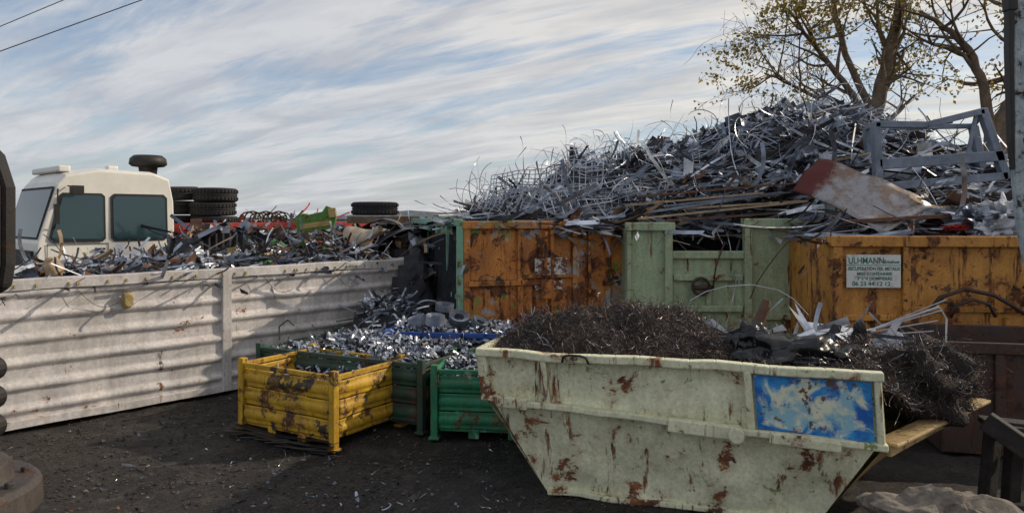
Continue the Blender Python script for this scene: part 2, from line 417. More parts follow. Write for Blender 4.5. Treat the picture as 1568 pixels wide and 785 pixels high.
for k in range(17):
    x=2.66+k*.29; mb.box((x,-.05,1.05),(x+.12,.0,2.10))
mb.box((2.55,-.07,2.10),(7.65,.0,2.25)); mb.box((2.55,-.06,1.0),(7.65,.0,1.05))
mb.obj('tipper_body',M_red,tr,bevel=.01)
mb=MB(); mb.grid(lambda s,t:(lerp(2.7,7.5,s),lerp(.1,2.3,t),2.02+.10*nz((s*5,t*3,0))),20,10); mb.obj('tipper_load',M_heap,tr)
def wpos(x,y,z): return (-8.7+UX*x-UY*y, 13.5+UY*x+UX*y, z)
for (x,y,z,r,tx) in [(3.60,.70,2.34,.50,0),(3.57,.72,2.66,.49,.03),(3.61,.68,2.97,.47,-.02),(3.10,1.65,2.36,.5,0),(3.10,1.65,2.69,.5,0),(3.12,1.62,3.02,.48,.05)]:
    mb=MB(); tyre(mb,Matrix.Rotation(tx,4,'X'),r,.30); o=mb.obj('truck_tyre',M_black); o.location=wpos(x,y,z)
mb=MB(); tyre(mb,Matrix.Identity(4),.50,.28); o=mb.obj('truck_tyre',M_black); o.location=(-3.0,16.,2.66)
mb=MB()
for k in range(9):
    o_=V(wpos(4.3+.10*k,.5,2.42+.02*math.sin(k*2)))
    mb.tube([o_+V((.19*math.cos(a*.5)+.01*k,.03*a*(k%3-1)*.2,.17*math.sin(a*.5))) for a in range(13)],.018,5,k%2)
for i in range(90):
    p=V(wpos(R.uniform(4.6,7),R.uniform(.4,1.8),R.uniform(2.2,2.48)))
    (sheet(mb,p,R.uniform(.15,.38),R.choice([0,2,3,4,5,5]),.8) if R.random()<.5 else strip(mb,p,V((R.gauss(0,1),R.gauss(0,1),.1)).normalized(),R.uniform(.3,.8),.04,.2,R.choice([2,3,4,5])))
mb.obj('mixed_scrap_pile',[M_alu[5],M_alu[4],M_alu[0],M_col[0],M_col[1],M_alu[3]])

# ------------------------------------------------------------------ middle background scrap
def mz(x,y):
    e=min(1,(x+7.2)/1.2,(-.9-x)/.8,(y-11.6)/1.2,(18-y)/1.5); e=sm(e)
    return e*(2.10+.24*nz((x,y,0),.7,2))-.05*(1-e)
def inside_white(x,y):
    a=x+7.06;b=y-7.19; l=a*UX+b*UY; q=-a*UY+b*UX
    return -.1<l<7.8 and -.1<q<2.6
def inside_truck(x,y):
    a=x+8.7;b=y-13.5; l=a*UX+b*UY; q=-a*UY+b*UX
    return -.3<l<7.8 and -.5<q<2.7
mb=MB()
def mgrid(s,t):
    x=lerp(-7,-.9,s);y=lerp(11.6,18,t); z=mz(x,y)
    if inside_white(x,y) or inside_truck(x,y): z=-.05
    return (x,y,z-.05)
mb.grid(mgrid,70,70)
for i in range(1100):
    x=R.uniform(-6.8,-1.); y=R.uniform(11.8,16)
    if inside_white(x,y) or inside_truck(x,y): continue
    p=V((x,y,mz(x,y)+R.uniform(-.03,.08))); d=V((R.gauss(0,1),R.gauss(0,1),R.gauss(0,.15))).normalized(); mi=1+R.choices(range(7),[2,4,5,2,5,4,2])[0]
    k=R.random()
    if k<.6: strip(mb,p,d,R.uniform(.2,.8),R.uniform(.02,.09),R.uniform(0,.3),mi)
    else: sheet(mb,p,R.uniform(.15,.45),mi,.8)
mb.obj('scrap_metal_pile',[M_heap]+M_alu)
mb=MB()
for (cx,cy,cz0,r,L,a0,a1,tl) in [(-1.95,13.9,1.45,.85,1.2,25,150,.35),(-1.72,13.2,.95,.62,1.0,20,140,.5),(-2.5,14.3,1.95,.5,1.2,30,165,.1),(-1.62,12.8,.45,.5,.9,30,150,.6)]:
    def f(s,t,cx=cx,cy=cy,cz0=cz0,r=r,L=L,a0=a0,a1=a1,tl=tl):
        a=math.radians(lerp(a0,a1,s)); q=V((r*math.cos(a),0,r*math.sin(a)*.95)); q.y=(t-.5)*L
        q.x+=.05*noise.noise(V((s*4,t*3,cx))); q=Matrix.Rotation(tl,3,'Z')@q
        return (cx+q.x,cy+q.y,cz0+q.z+.04*noise.noise(V((s*5,t*5,cy))))
    mb.grid(f,24,8)
o=mb.obj('bent_black_sheets',plain('black_sheet',(.022,.022,.026),.4,.2,3,.4,.2),smooth=True); sf=o.modifiers.new('s','SOLIDIFY'); sf.thickness=.015
mb=MB(); Mx=Matrix.Translation((-2.62,13.3,2.14))@Matrix.Rotation(math.radians(62),4,'Y')@Matrix.Rotation(math.radians(20),4,'X')
mb.lathe([(.33,-.30),(.34,-.29),(.27,-.18),(.13,0),(.07,.12),(.07,.3)],24,0,Mx)
mb.obj('metal_funnel',plain('beige_paint',(.45,.36,.26),.5),smooth=True)
mb=MB()
Mx=Matrix.Translation((-3.75,14.0,2.38))@Matrix.Rotation(.2,4,'Z')@Matrix.Rotation(-.15,4,'Y')
mb.prism([(-.35,-.14),(.30,-.16),(.38,.0),(.38,.20),(.24,.28),(.15,.18),(-.1,.16),(-.2,.2),(-.36,.12)],-.25,.25,0)
mb.v=[tuple(Mx@V(v)) for v in mb.v]
mb.box((-.30,-.27,-.10),(.28,-.252,.0),1,Mx); mb.box((.26,-.3,.04),(.40,.1,.22),1,Mx)
mb.obj('green_machine_housing',[paint('machine_green',(.10,.30,.04),(.07,.22,.04),.5,4,2,.4),M_gold],bevel=.02)
mb=MB()
for k in range(6): mb.box((-3.5,15.5+k*.19,2.46),(-2.1,15.62+k*.19,2.49))
for k in range(3): mb.box((-3.5,15.5+k*.5,2.34),(-2.1,15.6+k*.5,2.46))
mb.obj('wooden_pallet',M_wood)

# distant warehouse
mb=MB(); mb.box((0,0,0),(9,8,2.35)); mb.prism([(-.2,2.35),(9.2,2.35),(9.2,2.42),(4.5,2.78),(-.2,2.42)],-.2,8.2,1)
for k in range(30): mb.box((.1+k*.3,-.04,0.1),(.2+k*.3,0.,2.3),0)
mb.box((3,-.08,0),(5.4,-.04,2.1),2); mb.box((6.2,-.08,.9),(7.6,-.04,1.7),2)
mb.obj('grey_warehouse',[plain('corrugated_grey',(.42,.45,.50),.6),plain('roof_grey',(.5,.52,.56),.5),M_dark],loc=(-9.5,36,0))

# ------------------------------------------------------------------ orange rusted container
oc=empty('orange_rusted_container',(-.75,11.2,0),math.radians(16.8))
W=2.75;Hc=2.4
def dent(x,z,k=1): return k*(.035*nz((x,1,z),1.3)+.018*nz((x,1,z),4))
mb=MB()
mb.grid(lambda s,t:(.02+s*(W-.04),.0+dent(s*W,t*2.3),.05+t*2.25),60,40)
mb.obj('door_panels',M_orange,oc,smooth=True)
mb=MB()
for x,w in ((0,.10),(.86,.09),(1.40,.06),(1.78,.07),(2.35,.08),(2.65,.10)): mb.box((x,-.07,.05),(x+w,.02,2.33))
mb.box((-.02,-.09,2.30),(W+.02,.05,2.42)); mb.box((0,-.08,.0),(W,.05,.1))
mb.box((.1,-.055,1.50),(.86,-.02,1.58)); mb.box((.95,-.055,1.52),(1.78,-.02,1.58))
mb.box((.04,-.10,1.42),(1.3,-.06,1.50)); mb.tube([(1.31,-.1,.2),(1.31,-.1,2.25)],.025,8); mb.box((1.22,-.13,1.2),(1.4,-.09,1.5))
mb.box((1.84,-.05,.1),(1.9,-.02,2.3)); mb.box((2.05,-.06,.1),(2.1,-.02,2.3))
mb.obj('door_frame',M_orange,oc,bevel=.012)
mb=MB(); mb.box((.0,.05,.0),(.06,4.6,2.4)); mb.box((W-.06,.05,0),(W,4.6,2.35)); mb.box((.06,4.5,0),(W-.06,4.6,2.35)); mb.box((.06,.1,.02),(W-.06,4.5,.1))
for k in range(6): mb.box((-.07,.08+k*.85,.05),(.0,.18+k*.85,2.34))
mb.box((-.09,.0,2.34),(.0,4.6,2.45)); mb.box((-.065,0.05,1.2),(.0,4.5,1.28)); mb.box((-.09,-.05,0),(-.0,.08,2.34))
mb.obj('side_walls',M_mint,oc,bevel=.012)
t=NT('worn_sticker'); n=t.noise(9,6,.7,scale3=(1,1,1.6)); t.set(Base_Color=t.mix(t.ramp(n,[(.47,0.),(.52,1.)]),(.62,.62,.58),(.16,.05,.03)),Roughness=.6)
mb=MB(); mb.box((1.14,-.064,1.50+.07),(1.68,-.058,1.84)); mb.box((1.14,-.064,1.34),(1.60,-.058,1.48)); mb.obj('worn_sticker',t.m,oc)

# ------------------------------------------------------------------ pale green container
pc=empty('pale_green_container',(1.78,11.35,0),math.radians(-1))
mb=MB()
def pan(x0,x1,z0,z1,y=0): mb.grid(lambda s,t:(lerp(x0,x1,s),y+dent(lerp(x0,x1,s)+3,lerp(z0,z1,t),.7),lerp(z0,z1,t)),24,24)
pan(.02,.62,.05,2.30); pan(.70,1.80,.05,1.90,.02); pan(1.92,2.98,.05,2.34)
mb.obj('wall_panels',M_pale,pc,smooth=True)
mb=MB()
mb.box((-.02,-.07,2.27),(.74,.08,2.40)); mb.box((.58,-.08,.05),(.70,.06,2.27)); mb.box((0,-.05,.05),(.07,.04,2.27))
mb.box((.70,-.06,1.84),(1.80,.08,1.96)); mb.box((.72,-.07,1.50),(1.78,-.0,1.60)); mb.box((.72,-.07,1.02),(1.78,0,1.12)); mb.box((1.22,-.05,1.12),(1.30,0,1.50))
mb.box((1.80,-.09,.05),(1.92,.06,2.32)); mb.box((1.78,-.11,2.32),(3.26,.08,2.46)); mb.box((2.96,-.12,.05),(3.2,.10,2.32)); mb.box((1.92,-.07,.9),(2.96,-.0,1.0))
mb.box((3.14,.1,.05),(3.20,3.5,2.3)); mb.box((.0,.1,.05),(.06,3.5,2.3)); mb.box((.06,3.4,.05),(3.14,3.5,2.3)); mb.box((.06,.1,.05),(3.14,3.4,.12))
mb.obj('frame',M_pale,pc,bevel=.014)
mb=MB(); mb.tube([V((1.12+.13*math.cos(a*.5),-.12,1.42+.13*math.sin(a*.5))) for a in range(13)],.022,6)
mb.box((1.0,-.13,1.36),(1.3,-.08,1.44)); mb.tube([(1.3,-.13,1.35),(1.32,-.2,1.7),(1.42,-.2,2.0),(1.5,-.1,2.1)],.012,5)
mb.obj('lifting_hook',M_rust,pc,smooth=True)

# ------------------------------------------------------------------ ochre container with sign
sc_=empty('ochre_container',(4.17,9.55,0),math.radians(-4))
mb=MB()
mb.grid(lambda s,t:(.03+s*3.9,dent(s*3.9+7,t*2.1,1.),.05+t*2.1),80,40); mb.obj('wall_panel',M_orange2,sc_,smooth=True)
mb=MB()
mb.box((-.03,-.09,2.10),(4.,.08,2.24)); mb.box((0,-.08,.03),(.12,.05,2.1)); mb.box((.88,-.07,.03),(.98,.02,2.1)); mb.box((2.15,-.05,.03),(2.22,.02,1.2)); mb.box((3.85,-.08,.03),(4,.05,2.1))
mb.box((.98,-.055,1.26),(3.85,0,1.33)); mb.box((.12,-.06,1.14),(.88,.0,1.22)); mb.box((0,-.1,.78),(4.,-.0,.90)); mb.box((0,-.09,.0),(4,.05,.1))
mb.box((0,.08,.03),(.06,2.4,2.2)); mb.box((3.94,.08,.03),(4,2.4,2.2)); mb.box((.06,2.34,.03),(3.94,2.4,2.2)); mb.box((.06,.08,.03),(3.94,2.34,.1))
mb.obj('frame',M_orange2,sc_,bevel=.014)
mb=MB()
mb.tube([(1.20,-.10,1.30),(1.3,-.13,1.46),(1.6,-.15,1.57),(1.95,-.14,1.50),(2.2,-.12,1.36),(2.35,-.1,1.26)],.026,8)
mb.tube([(1.45,-.1,1.2),(1.5,-.13,1.36),(1.7,-.15,1.44),(1.9,-.14,1.38),(2.0,-.1,1.22)],.022,8)
mb.beam((2.35,-.12,1.62),(2.75,-.10,1.20),.05,.07)
mb.obj('handle_bars',M_rust,sc_,smooth=True)
sg=NT('sign_white'); sg.set(Base_Color=sg.mix(sg.ramp(sg.noise(9,6,.7),[(.52,0.),(.66,.7)]),(.66,.68,.66),(.35,.25,.15)),Roughness=.5)
mb=MB(); mb.box((.17,-.066,1.575),(.85,-.056,2.00)); mb.obj('sign_board',sg.m,sc_)
M_txt=plain('sign_teal_print',(.02,.16,.14),.6,0,9,.3,0)
def text(s,x,z,size,par,m=M_txt,y=-.069,sx=1.):
    c=bpy.data.curves.new('t','FONT'); c.body=s; c.size=size; c.offset=.0015; o=bpy.data.objects.new('sign_text',c); COL.objects.link(o)
    o.parent=par; o.location=(x,y,z); o.rotation_euler=(math.pi/2,0,0); o.scale=(sx,1,1); c.materials.append(m)
text('ULHMANN',.19,1.885,.115,sc_,sx=.80); text('Emahue',.64,1.89,.06,sc_)
text('RECUPERATION FER, METAUX',.19,1.80,.060,sc_,sx=.80); text('MISE CONTAINER',.30,1.735,.055,sc_); text('39290 DOMPIERRE',.30,1.675,.055,sc_); text('06 23 44 12 12',.24,1.60,.075,sc_,sx=1.05)
mb=MB(); mb.box((.175,-.068,1.86),(.845,-.0665,1.868)); mb.obj('sign_line',M_txt,sc_)

# ------------------------------------------------------------------ BIG scrap heap
HT=[(-1.6,2.25),(-.86,2.55),(0,2.8),(.7,3.0),(1.15,3.45),(2.0,3.62),(2.9,3.75),(4.2,4.15),(5.4,4.60),(6.6,4.60),(7.2,4.35),(7.8,3.95),(8.7,3.7),(10,3.4),(12,3.0),(13.5,2.)]
def hz(x,y):
    y0=interp([(-1.5,12.3),(1.5,11.75),(3.6,11.5),(5.0,9.9),(9,9.4)],x); yr=interp([(-1.5,14),(1,14.6),(9,15.2)],x)
    t=(y-y0)/(yr-y0)
    base=interp([(-1.,2.35),(3,2.25),(4.5,2.15),(9,2.15)],x)
    H=interp(HT,x)
    if t<0: return base
    if t<1: z=lerp(base,H,sm(t)**.8 if t<1 else 1)
    else: z=lerp(H,.2,sm((y-yr)/3.2))
    return z+.12*nz((x,y,0),.8,9)*min(1,t*3)+.10*nz((x,y,0),2.2,3)
heap=empty('scrap_metal_heap')
mb=MB()
def hg(s,t):
    x=lerp(-1.55,12.5,s); y=lerp(10.0,18,t); z=hz(x,y)-.1
    if x<-.75 and y<13.0: z=min(z,2.2)
    a=x+.75;b=y-11.2; l=a*.957+b*.289; q=-a*.289+b*.957
    if l<.05: z=-.1 if l<-.1 else z
    if x<4.15 and y<11.45: z=-.1
    if l>0 and q<.1: z=-.1
    return (x,y,z)
mb.grid(hg,130,80)
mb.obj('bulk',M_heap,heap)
def hsample():
    while True:
        x=-1.+12.*R.random(); y=R.uniform(9.9,16.2)
        if x<4.3 and y<11.55: continue
        a=x+.75;b=y-11.2
        if a*.957+b*.289<.05: continue
        return x,y
mb=MB()
for i in range(6000):
    x,y=hsample(); z=hz(x,y)+R.uniform(-.08,.08)
    g_=V((hz(x+.2,y)-hz(x-.2,y),hz(x,y+.2)-hz(x,y-.2),0))/.4; nrm=V((-g_.x,-g_.y,1)).normalized()
    d=V((R.gauss(.6,1.2),R.gauss(-.2,.7),R.gauss(-.05,.2))); d=(d-nrm*d.dot(nrm)*.92).normalized(); p=V((x,y,z))+nrm*R.uniform(0,.06)
    hi=sm((y-11)/3); rg=1-.45*sm((y-13)/1.5)
    mi=R.choices(range(7),[4,7,8,2.2,5.5,2.2-1.5*hi,1.2-hi])[0]; k=R.random()
    if k<.68: strip(mb,p-d*.4,d,R.uniform(.35,1.8)*rg,R.choice([.010,.012,.02,.03,.045,.07]),R.uniform(0,.28),mi,7,.12)
    elif k<.80: profile(mb,p-d*.5,d,R.uniform(.4,1.6)*rg,R.uniform(.015,.045),mi,R.choice('LUB'))
    else: sheet(mb,p,R.uniform(.15,.50),mi,.8)
for i in range(1000):
    x=R.uniform(-.7,8.8); y=R.uniform(12.3,15.2)
    a=x+.75;b=y-11.2
    if a*.957+b*.289<.1: continue
    p=V((x,y,hz(x,y)-.04)); d=V((R.gauss(0,1),R.gauss(0,.4),R.uniform(.0,.28))).normalized()
    strip(mb,p,d,R.uniform(.5,1.6),R.choice([.008,.012,.016]),R.uniform(.18,.50),R.choices([0,1,2,3],[3,4,3,1])[0],14,.05)
mb.obj('strips_and_profiles',M_alu,heap)
mb=MB()
for (p,u,w,a,b,st) in [((-.85,12.1,2.55),(.93,.2,-.03),(.25,.6,.30),2.2,1.0,.12),((-.5,12.4,2.65),(.95,-.15,.10),(.1,.5,.40),2.0,.9,.1),((1.1,13.6,3.35),(.95,.1,.05),(-.1,.4,.5),1.6,.6,.15),
   ((.6,12.2,2.5),(.9,.1,.20),(-.2,.7,.4),1.8,.8,.14),((3.6,14,3.75),(.9,.1,.2),(.1,.5,.4),1.8,.7,.16),((2.0,13.2,3.2),(.9,.1,.1),(.1,.5,.35),1.5,.8,.12),((.1,12.0,2.42),(.9,.1,.08),(.1,.5,.33),1.9,.9,.12)]:
    mesh_panel(mb,V(p),V(u).normalized(),V(w).normalized(),a,b,st,.010,R.choice([0,1]),.18)
mb.obj('wire_mesh_panels',M_alu,heap)
mb=MB()
for i in range(26):
    p=V((R.uniform(-.8,1.3),R.uniform(12.3,13.5),R.uniform(2.5,2.8))); d=V((R.uniform(-1,.3),0,R.uniform(.0,.4))).normalized(); ax=V((0,1,0)); pts=[]
    cu=R.uniform(-.25,.25)
    for k in range(9): pts.append(p.copy()); p=p+d*.075; d=Matrix.Rotation(cu,3,ax)@d
    mb.tube(pts,.007,4,0)
for k in range(9):
    x0=1.9+R.uniform(-.2,.6); y0=11.4+.09*k; z0=2.42+.05*k+R.uniform(-.02,.05)
    mb.beam((x0,y0,z0),(x0+R.uniform(2.2,3.4),y0+R.uniform(-.1,.3),z0+R.uniform(.12,.38)),R.uniform(.06,.16),.03,R.choice([1,1,2,3]))
mb.beam((4.6,10.1,2.42),(7.6,10.0,2.60),.12,.05,2); mb.beam((5.0,10.4,2.62),(8.2,10.2,2.50),.1,.05,3)
mb.obj('wires_and_planks',[M_alu[1],M_alu[6],M_alu[5],M_alu[2]],heap)
t=NT('maroon_and_silver_sheet'); gr=t.n('ShaderNodeAttribute'); gr.attribute_name='len'; gr.attribute_type='GEOMETRY'
f=t.math('ADD',gr.outputs['Fac'],t.math('MULTIPLY',t.math('SUBTRACT',t.noise(5,8,.75),.5),.5))
t.set(Base_Color=t.mix(t.ramp(f,[(.16,0.),(.26,1.)]),(.10,.022,.02),t.mix(t.ramp(t.noise(4,8,.7,off=4),[(.45,0.),(.6,1.)]),(.30,.30,.32),(.20,.14,.11))),Roughness=.42,Metallic=.5); M_mar=t.m
mb=MB()
def bs(s,t):
    a=V((4.32,10.75,3.10)); b=V((5.45,10.1,2.44)); p=a.lerp(b,s)+V((-.34,-.12,-.36)).lerp(V((-.62,-.2,-.22)),s)*((t-.5)*1.35)
    p+=V((.15,-.3,.25))*(.18*math.sin(s*3.0)); p.z+=.05*math.sin(t*3+s*2)+.05*noise.noise(V((s*4,t*2.5,0)))
    return p
mb.grid(bs,24,10); o=mb.obj('large_bent_sheet',M_mar,heap,smooth=True); sf=o.modifiers.new('s','SOLIDIFY'); sf.thickness=.012
at=o.data.attributes.new('len','FLOAT','POINT'); at.data.foreach_set('value',[i/24 for j in range(11) for i in range(25)])
mb=MB()
for (x,y,z,r,s) in [(6.3,9.95,2.42,.20,1),(6.7,9.9,2.5,.22,5),(7.1,9.8,2.42,.25,7),(6.5,9.8,2.3,.18,2)]:
    blob(mb,(x,y,z),r,(1.3,1,.8),.75,3.2,20,R.choice([0,1]),s)
blob(mb,(6.0,9.85,2.34),.10,(1.6,1,.4),.5,3,14,2,14)
mb.obj('crumpled_sheets',[M_alu[3],M_alu[1],M_col[0]],heap)
sf_=empty('steel_frame_rack',(0,0,0)); mb=MB()
Y=10.95
def q(x,z,dy=0): return (x,Y+dy,z)
bw=.12
mb.beam(q(5.50,2.65),q(5.44,3.90),bw,bw); mb.beam(q(5.42,3.87),q(6.2,3.86),bw,bw*.8); mb.beam(q(6.2,3.86),q(7.05,4.07),bw,bw*.8)
mb.beam(q(7.03,4.10),q(7.40,3.05),bw,bw); mb.beam(q(5.48,3.27),q(7.35,3.40),bw,bw*1.3); mb.beam(q(5.50,2.93),q(7.40,3.10),bw,bw)
mb.beam(q(5.95,2.9,1.1),q(5.85,3.95,1.1),bw,bw); mb.beam(q(5.44,3.87),q(5.85,3.95,1.1),.07,.07); mb.beam(q(7.05,4.07),q(7.6,3.98,1.1),.07,.07); mb.beam(q(7.6,3.98,1.1),q(7.8,3.0,1.1),bw,bw); mb.beam(q(5.85,3.95,1.1),q(7.6,3.98,1.1),.08,.08); mb.beam(q(7.40,3.10),q(7.8,3.1,1.1),.07,.07); mb.beam(q(6.75,3.05),q(6.95,4.0),.05,.05)
mb.obj('frame',plain('grey_steel',(.20,.24,.31),.5,.1,4,.4,.1),sf_,bevel=.01)

# ------------------------------------------------------------------ crates
def crate(name,loc,rz,w,d,h,mats,boards=3,feet=.12,gap=.010,dn=0):
    e=empty(name,loc,rz); mb=MB(); zs=(h-feet-.06)/boards
    for k in range(boards):
        z0=feet+k*zs; z1=z0+zs-gap
        for side in range(4):
            L=(w if side%2==0 else d)-.10; so=side*7+k*3
            def pt(s,t,side=side,L=L,so=so,z0=z0,z1=z1):
                u=.05+s*L; z=lerp(z0,z1,t)
                rib=.018*sm(1-abs(t-.5)*6+.6)
                off=rib+.022*noise.noise(V((u*3+so,z*4,so)))
                if side==0: return (u,-off,z)
                if side==1: return (w+off,u,z)
                if side==2: return (u,d+off,z)
                return (-off,u,z)
            mb.grid(pt,24,12)
    mb.box((.03,.03,feet),(w-.03,d-.03,feet+.03))
    o=mb.obj('pressed_walls',mats[0],e,smooth=True); sf=o.modifiers.new('s','SOLIDIFY'); sf.thickness=.02; sf.offset=0
    mb=MB()
    for (x,y) in ((0,0),(w,0),(0,d),(w,d)):
        mb.box((x-.04,y-.04,.02),(x+.04,y+.04,h+.05)); mb.box((x-.06,y-.06,0),(x+.06,y+.06,.03))
    for y in (-.022,d-.02): mb.box((.04,y,h-.055),(w-.04,y+.045,h+.0))
    for x in (-.022,w-.02): mb.box((x,.04,h-.055),(x+.045,d-.04,h+.0))
    for x in (w*.33,w*.66): mb.box((x-.06,.0,0.01),(x+.06,.1,feet-.002)); mb.box((x-.06,d-.1,0.01),(x+.06,d,feet-.002))
    for y in (.0,d-.1): mb.box((.06,y+.01,feet-.035),(w-.06,y+.09,feet-.004))
    mb.obj('posts_and_rim',mats[1],e,bevel=.008)
    return e
def offcuts(name,par,x0,x1,y0,y1,zf,n,mi_w=(5,5,4,2,2,0,0),small=1.):
    mb=MB(); mb.grid(lambda s,t:(lerp(x0,x1,s),lerp(y0,y1,t),zf(lerp(x0,x1,s),lerp(y0,y1,t))-.03),16,12,7)
    for i in range(n):
        x=R.uniform(x0,x1);y=R.uniform(y0,y1); p=V((x,y,zf(x,y)+R.uniform(-.04,.04))); d=V((R.gauss(0,1),R.gauss(0,1),R.gauss(0,.6))).normalized()
        mi=R.choices(range(7),mi_w)[0]; k=R.random()
        if k<.75: profile(mb,p,d,R.uniform(.03,.11)*small,R.uniform(.012,.035)*small,mi,R.choice('LUBB'))
        elif k<.9: strip(mb,p,d,R.uniform(.08,.2),.02,R.uniform(0,.5),mi)
        else: sheet(mb,p,R.uniform(.04,.10),mi,.3)
    return mb.obj(name,M_alu+[M_heap],par)
yc=crate('yellow_metal_crate',(-3.14,8.53,0),math.radians(-31),1.45,1.1,.80,[M_yellow,M_yellow])
offcuts('aluminium_offcuts',yc,.06,1.39,.06,1.04,lambda x,y:.56+.05*nz((x,y,0),3)+.10*sm((y-.3)/.7)*sm((x-.5)/.5),420)
mb=MB()
for k in range(7):
    x=.1+.19*k; mb.tube([(x-.2,-.22-.02*(k%3),.03),(x+.1,-.13+.05*math.sin(k),.04+.02*math.sin(k*2)),(x+.35,-.05,.03)],.009,5)
for k in range(3):
    def f(s,t,k=k): x=-.1+s*1.6; return (x,-.18+.1*t+.06*k,.03+.025*math.sin(s*6+k)+.02*k)
    mb.grid(f,16,1)
mb.obj('bent_strips_below',M_dark,yc)
dc=crate('dark_green_metal_crate',(-3.28,9.52,0),math.radians(-26.5),2.5,1.5,.80,[M_dgreen,M_dgreen])
offcuts('aluminium_offcuts',dc,.06,2.44,.06,1.44,lambda x,y:.72+.13*sm((x-.1)/.7)*sm(y/.5)*sm((1.6-y)/.5)+.05*nz((x,y,0),3),2800)
gc=crate('green_metal_crate',(-.87,8.22,0),math.radians(-7),1.35,1.05,.78,[M_green,M_green])
offcuts('aluminium_offcuts',gc,.06,1.29,.06,.99,lambda x,y:.66+.10*sm(y/.6)+.04*nz((x,y,0),3),900)
bc=empty('blue_plastic_crate',(-1.70,9.8,0),math.radians(-8)); mb=MB()
w,d,h=1.6,.9,.95
M_blue=plain('blue_plastic',(.02,.08,.36),.5,0,5,.4,.05)
for a,b in (((0,0,.05),(w,.04,h)),((0,d-.04,.05),(w,d,h)),((0,.04,.05),(.04,d-.04,h)),((w-.04,.04,.05),(w,d-.04,h)),((.04,.04,.05),(w-.04,d-.04,.1)),((-.03,-.03,h-.06),(w+.03,-.0,h+.01)),((-.03,0,h-.06),(-.0,d,h+.01)),((w,0,h-.06),(w+.03,d,h+.01))): mb.box(a,b)
for k in range(6): mb.box((.1+k*.25,-.03,.1),(.14+k*.25,0,h-.07))
mb.obj('shell',M_blue,bc,bevel=.01)
offcuts('aluminium_offcuts',bc,.02,w-.02,-.04,d,lambda x,y:.86+.10*sm(y/.4)+.05*nz((x,y,0),4),1100)
for (x,y,z,r,hh,tx,ty) in [(-1.05,10.0,1.08,.13,.13,.15,.1),(-.74,10.15,1.08,.14,.11,.5,.2),(-1.32,10.2,1.04,.12,.13,.1,-.3),(-.95,10.3,1.22,.13,.10,.1,.1),(-.45,10.1,1.02,.11,.1,.3,.5)]:
    mb=MB()
    for k in range(7):
        rr=r*(1-.07*k); mb.lathe([(rr,-hh/2),(rr,hh/2-.004*k),(rr-.006,hh/2-.004*k),(rr-.006,-hh/2),(rr,-hh/2)],28,0)
    o=mb.obj('metal_strip_coil',M_alu[2] if x>-1 else M_alu[1],smooth=False); o.location=(x,y,z); o.rotation_euler=(tx,ty,0)
mb=MB()
def gz(x,y): return .62+.10*nz((x,y,0),1.5)+.55*sm((-1.1-x)/.7)*sm((y-10.6)/.8)
mb.grid(lambda s,t:(lerp(-2.4,.6,s),lerp(10.2,12.2,t),(gz(lerp(-2.4,.6,s),lerp(10.2,12.2,t))-.04) if (lerp(10.2,12.2,t)<10.9 or lerp(-2.4,.6,s)<-1.3) else -.05),40,26,7)
for i in range(1300):
    x=R.uniform(-2.3,.5);y=R.uniform(10.3,10.9+1.1*(x<-1.2))
    if inside_white(x,y): continue
    p=V((x,y,gz(x,y)+R.uniform(-.05,.06))); d=V((R.gauss(0,1),R.gauss(0,1),R.gauss(0,.4))).normalized()
    mi=R.choices(range(7),[4,5,5,2,3,0,0])[0]
    (profile(mb,p,d,R.uniform(.05,.22),R.uniform(.015,.04),mi,R.choice('LUB')) if R.random()<.6 else strip(mb,p,d,R.uniform(.1,.4),.025,R.uniform(0,.5),mi))
mb.tube([(-3.1,9.75,.85),(-3.12,9.8,1.02),(-3.02,9.85,1.1),(-2.94,9.88,1.02)],.012,5,4)
mb.obj('aluminium_offcut_pile',M_alu+[M_heap])

# ------------------------------------------------------------------ front cream skip
O=V((1.4,6.9,0)); sk=empty('cream_skip',O)
TL,TR,LL,LR=V((-.30,6.60,1.28)),V((2.84,5.62,1.28)),V((-.25,6.63,.875)),V((2.89,5.65,.72))
BL,BR=V((.33,6.60,.0)),V((2.47,5.93,.0)); BKL=V((.10,8.25,1.22)); BKR=V((4.25,6.85,1.15)); RB=V((4.25,6.80,.76)); BBL=V((.8,8.0,0)); BBR=V((3.3,7.2,0))
nf=V((-.298,-.954,0))
def bil(a,b,c,d,amp=.03,n=nf,seed=0,fr=1.2):
    def f(s,t):
        p=a.lerp(b,s).lerp(c.lerp(d,s),t)
        e=min(1,8*min(s,1-s,t,1-t))
        return p-O+n*(amp*e*(noise.noise(p*fr+V((seed,0,0)))+.4*noise.noise(p*fr*3)))
    return f
mb=MB()
mb.grid(bil(LL+nf*.02,LR+nf*.02,TL,TR,.05,fr=1.8),80,14); mb.grid(bil(BL,BR,LL+V((.05,.02,0)),LR+V((-.05,.02,0)),.09,fr=1.6),80,30)
nl=V((-.954,.298,0))
mb.grid(bil(TL,BKL,LL,LL+(BKL-TL),.02,nl),20,10); mb.grid(bil(LL,LL+(BKL-TL),BL,BBL,.03,nl),20,16)
mb.obj('shell',M_cream,sk,smooth=True)
mb=MB()
mb.grid(bil(BKL,BKR,BBL,BBR,.03),40,20); mb.grid(bil(LR+V((.01,.02,0)),RB,BR+V((.01,.02,0)),BBR,.03,V((.6,-.4,0))),30,20)
mb.grid(bil(BL+V((0,.05,.02)),BR+V((0,.05,.02)),BBL+V((0,0,.02)),BBR+V((0,0,.02)),0),4,4)
mb.grid(bil(BKR,RB,BKR+V((-.1,.1,0)),BBR,.01,V((1,0,0))),6,12)
mb.obj('rusty_end_and_back',M_tan,sk,smooth=True)
mb=MB()
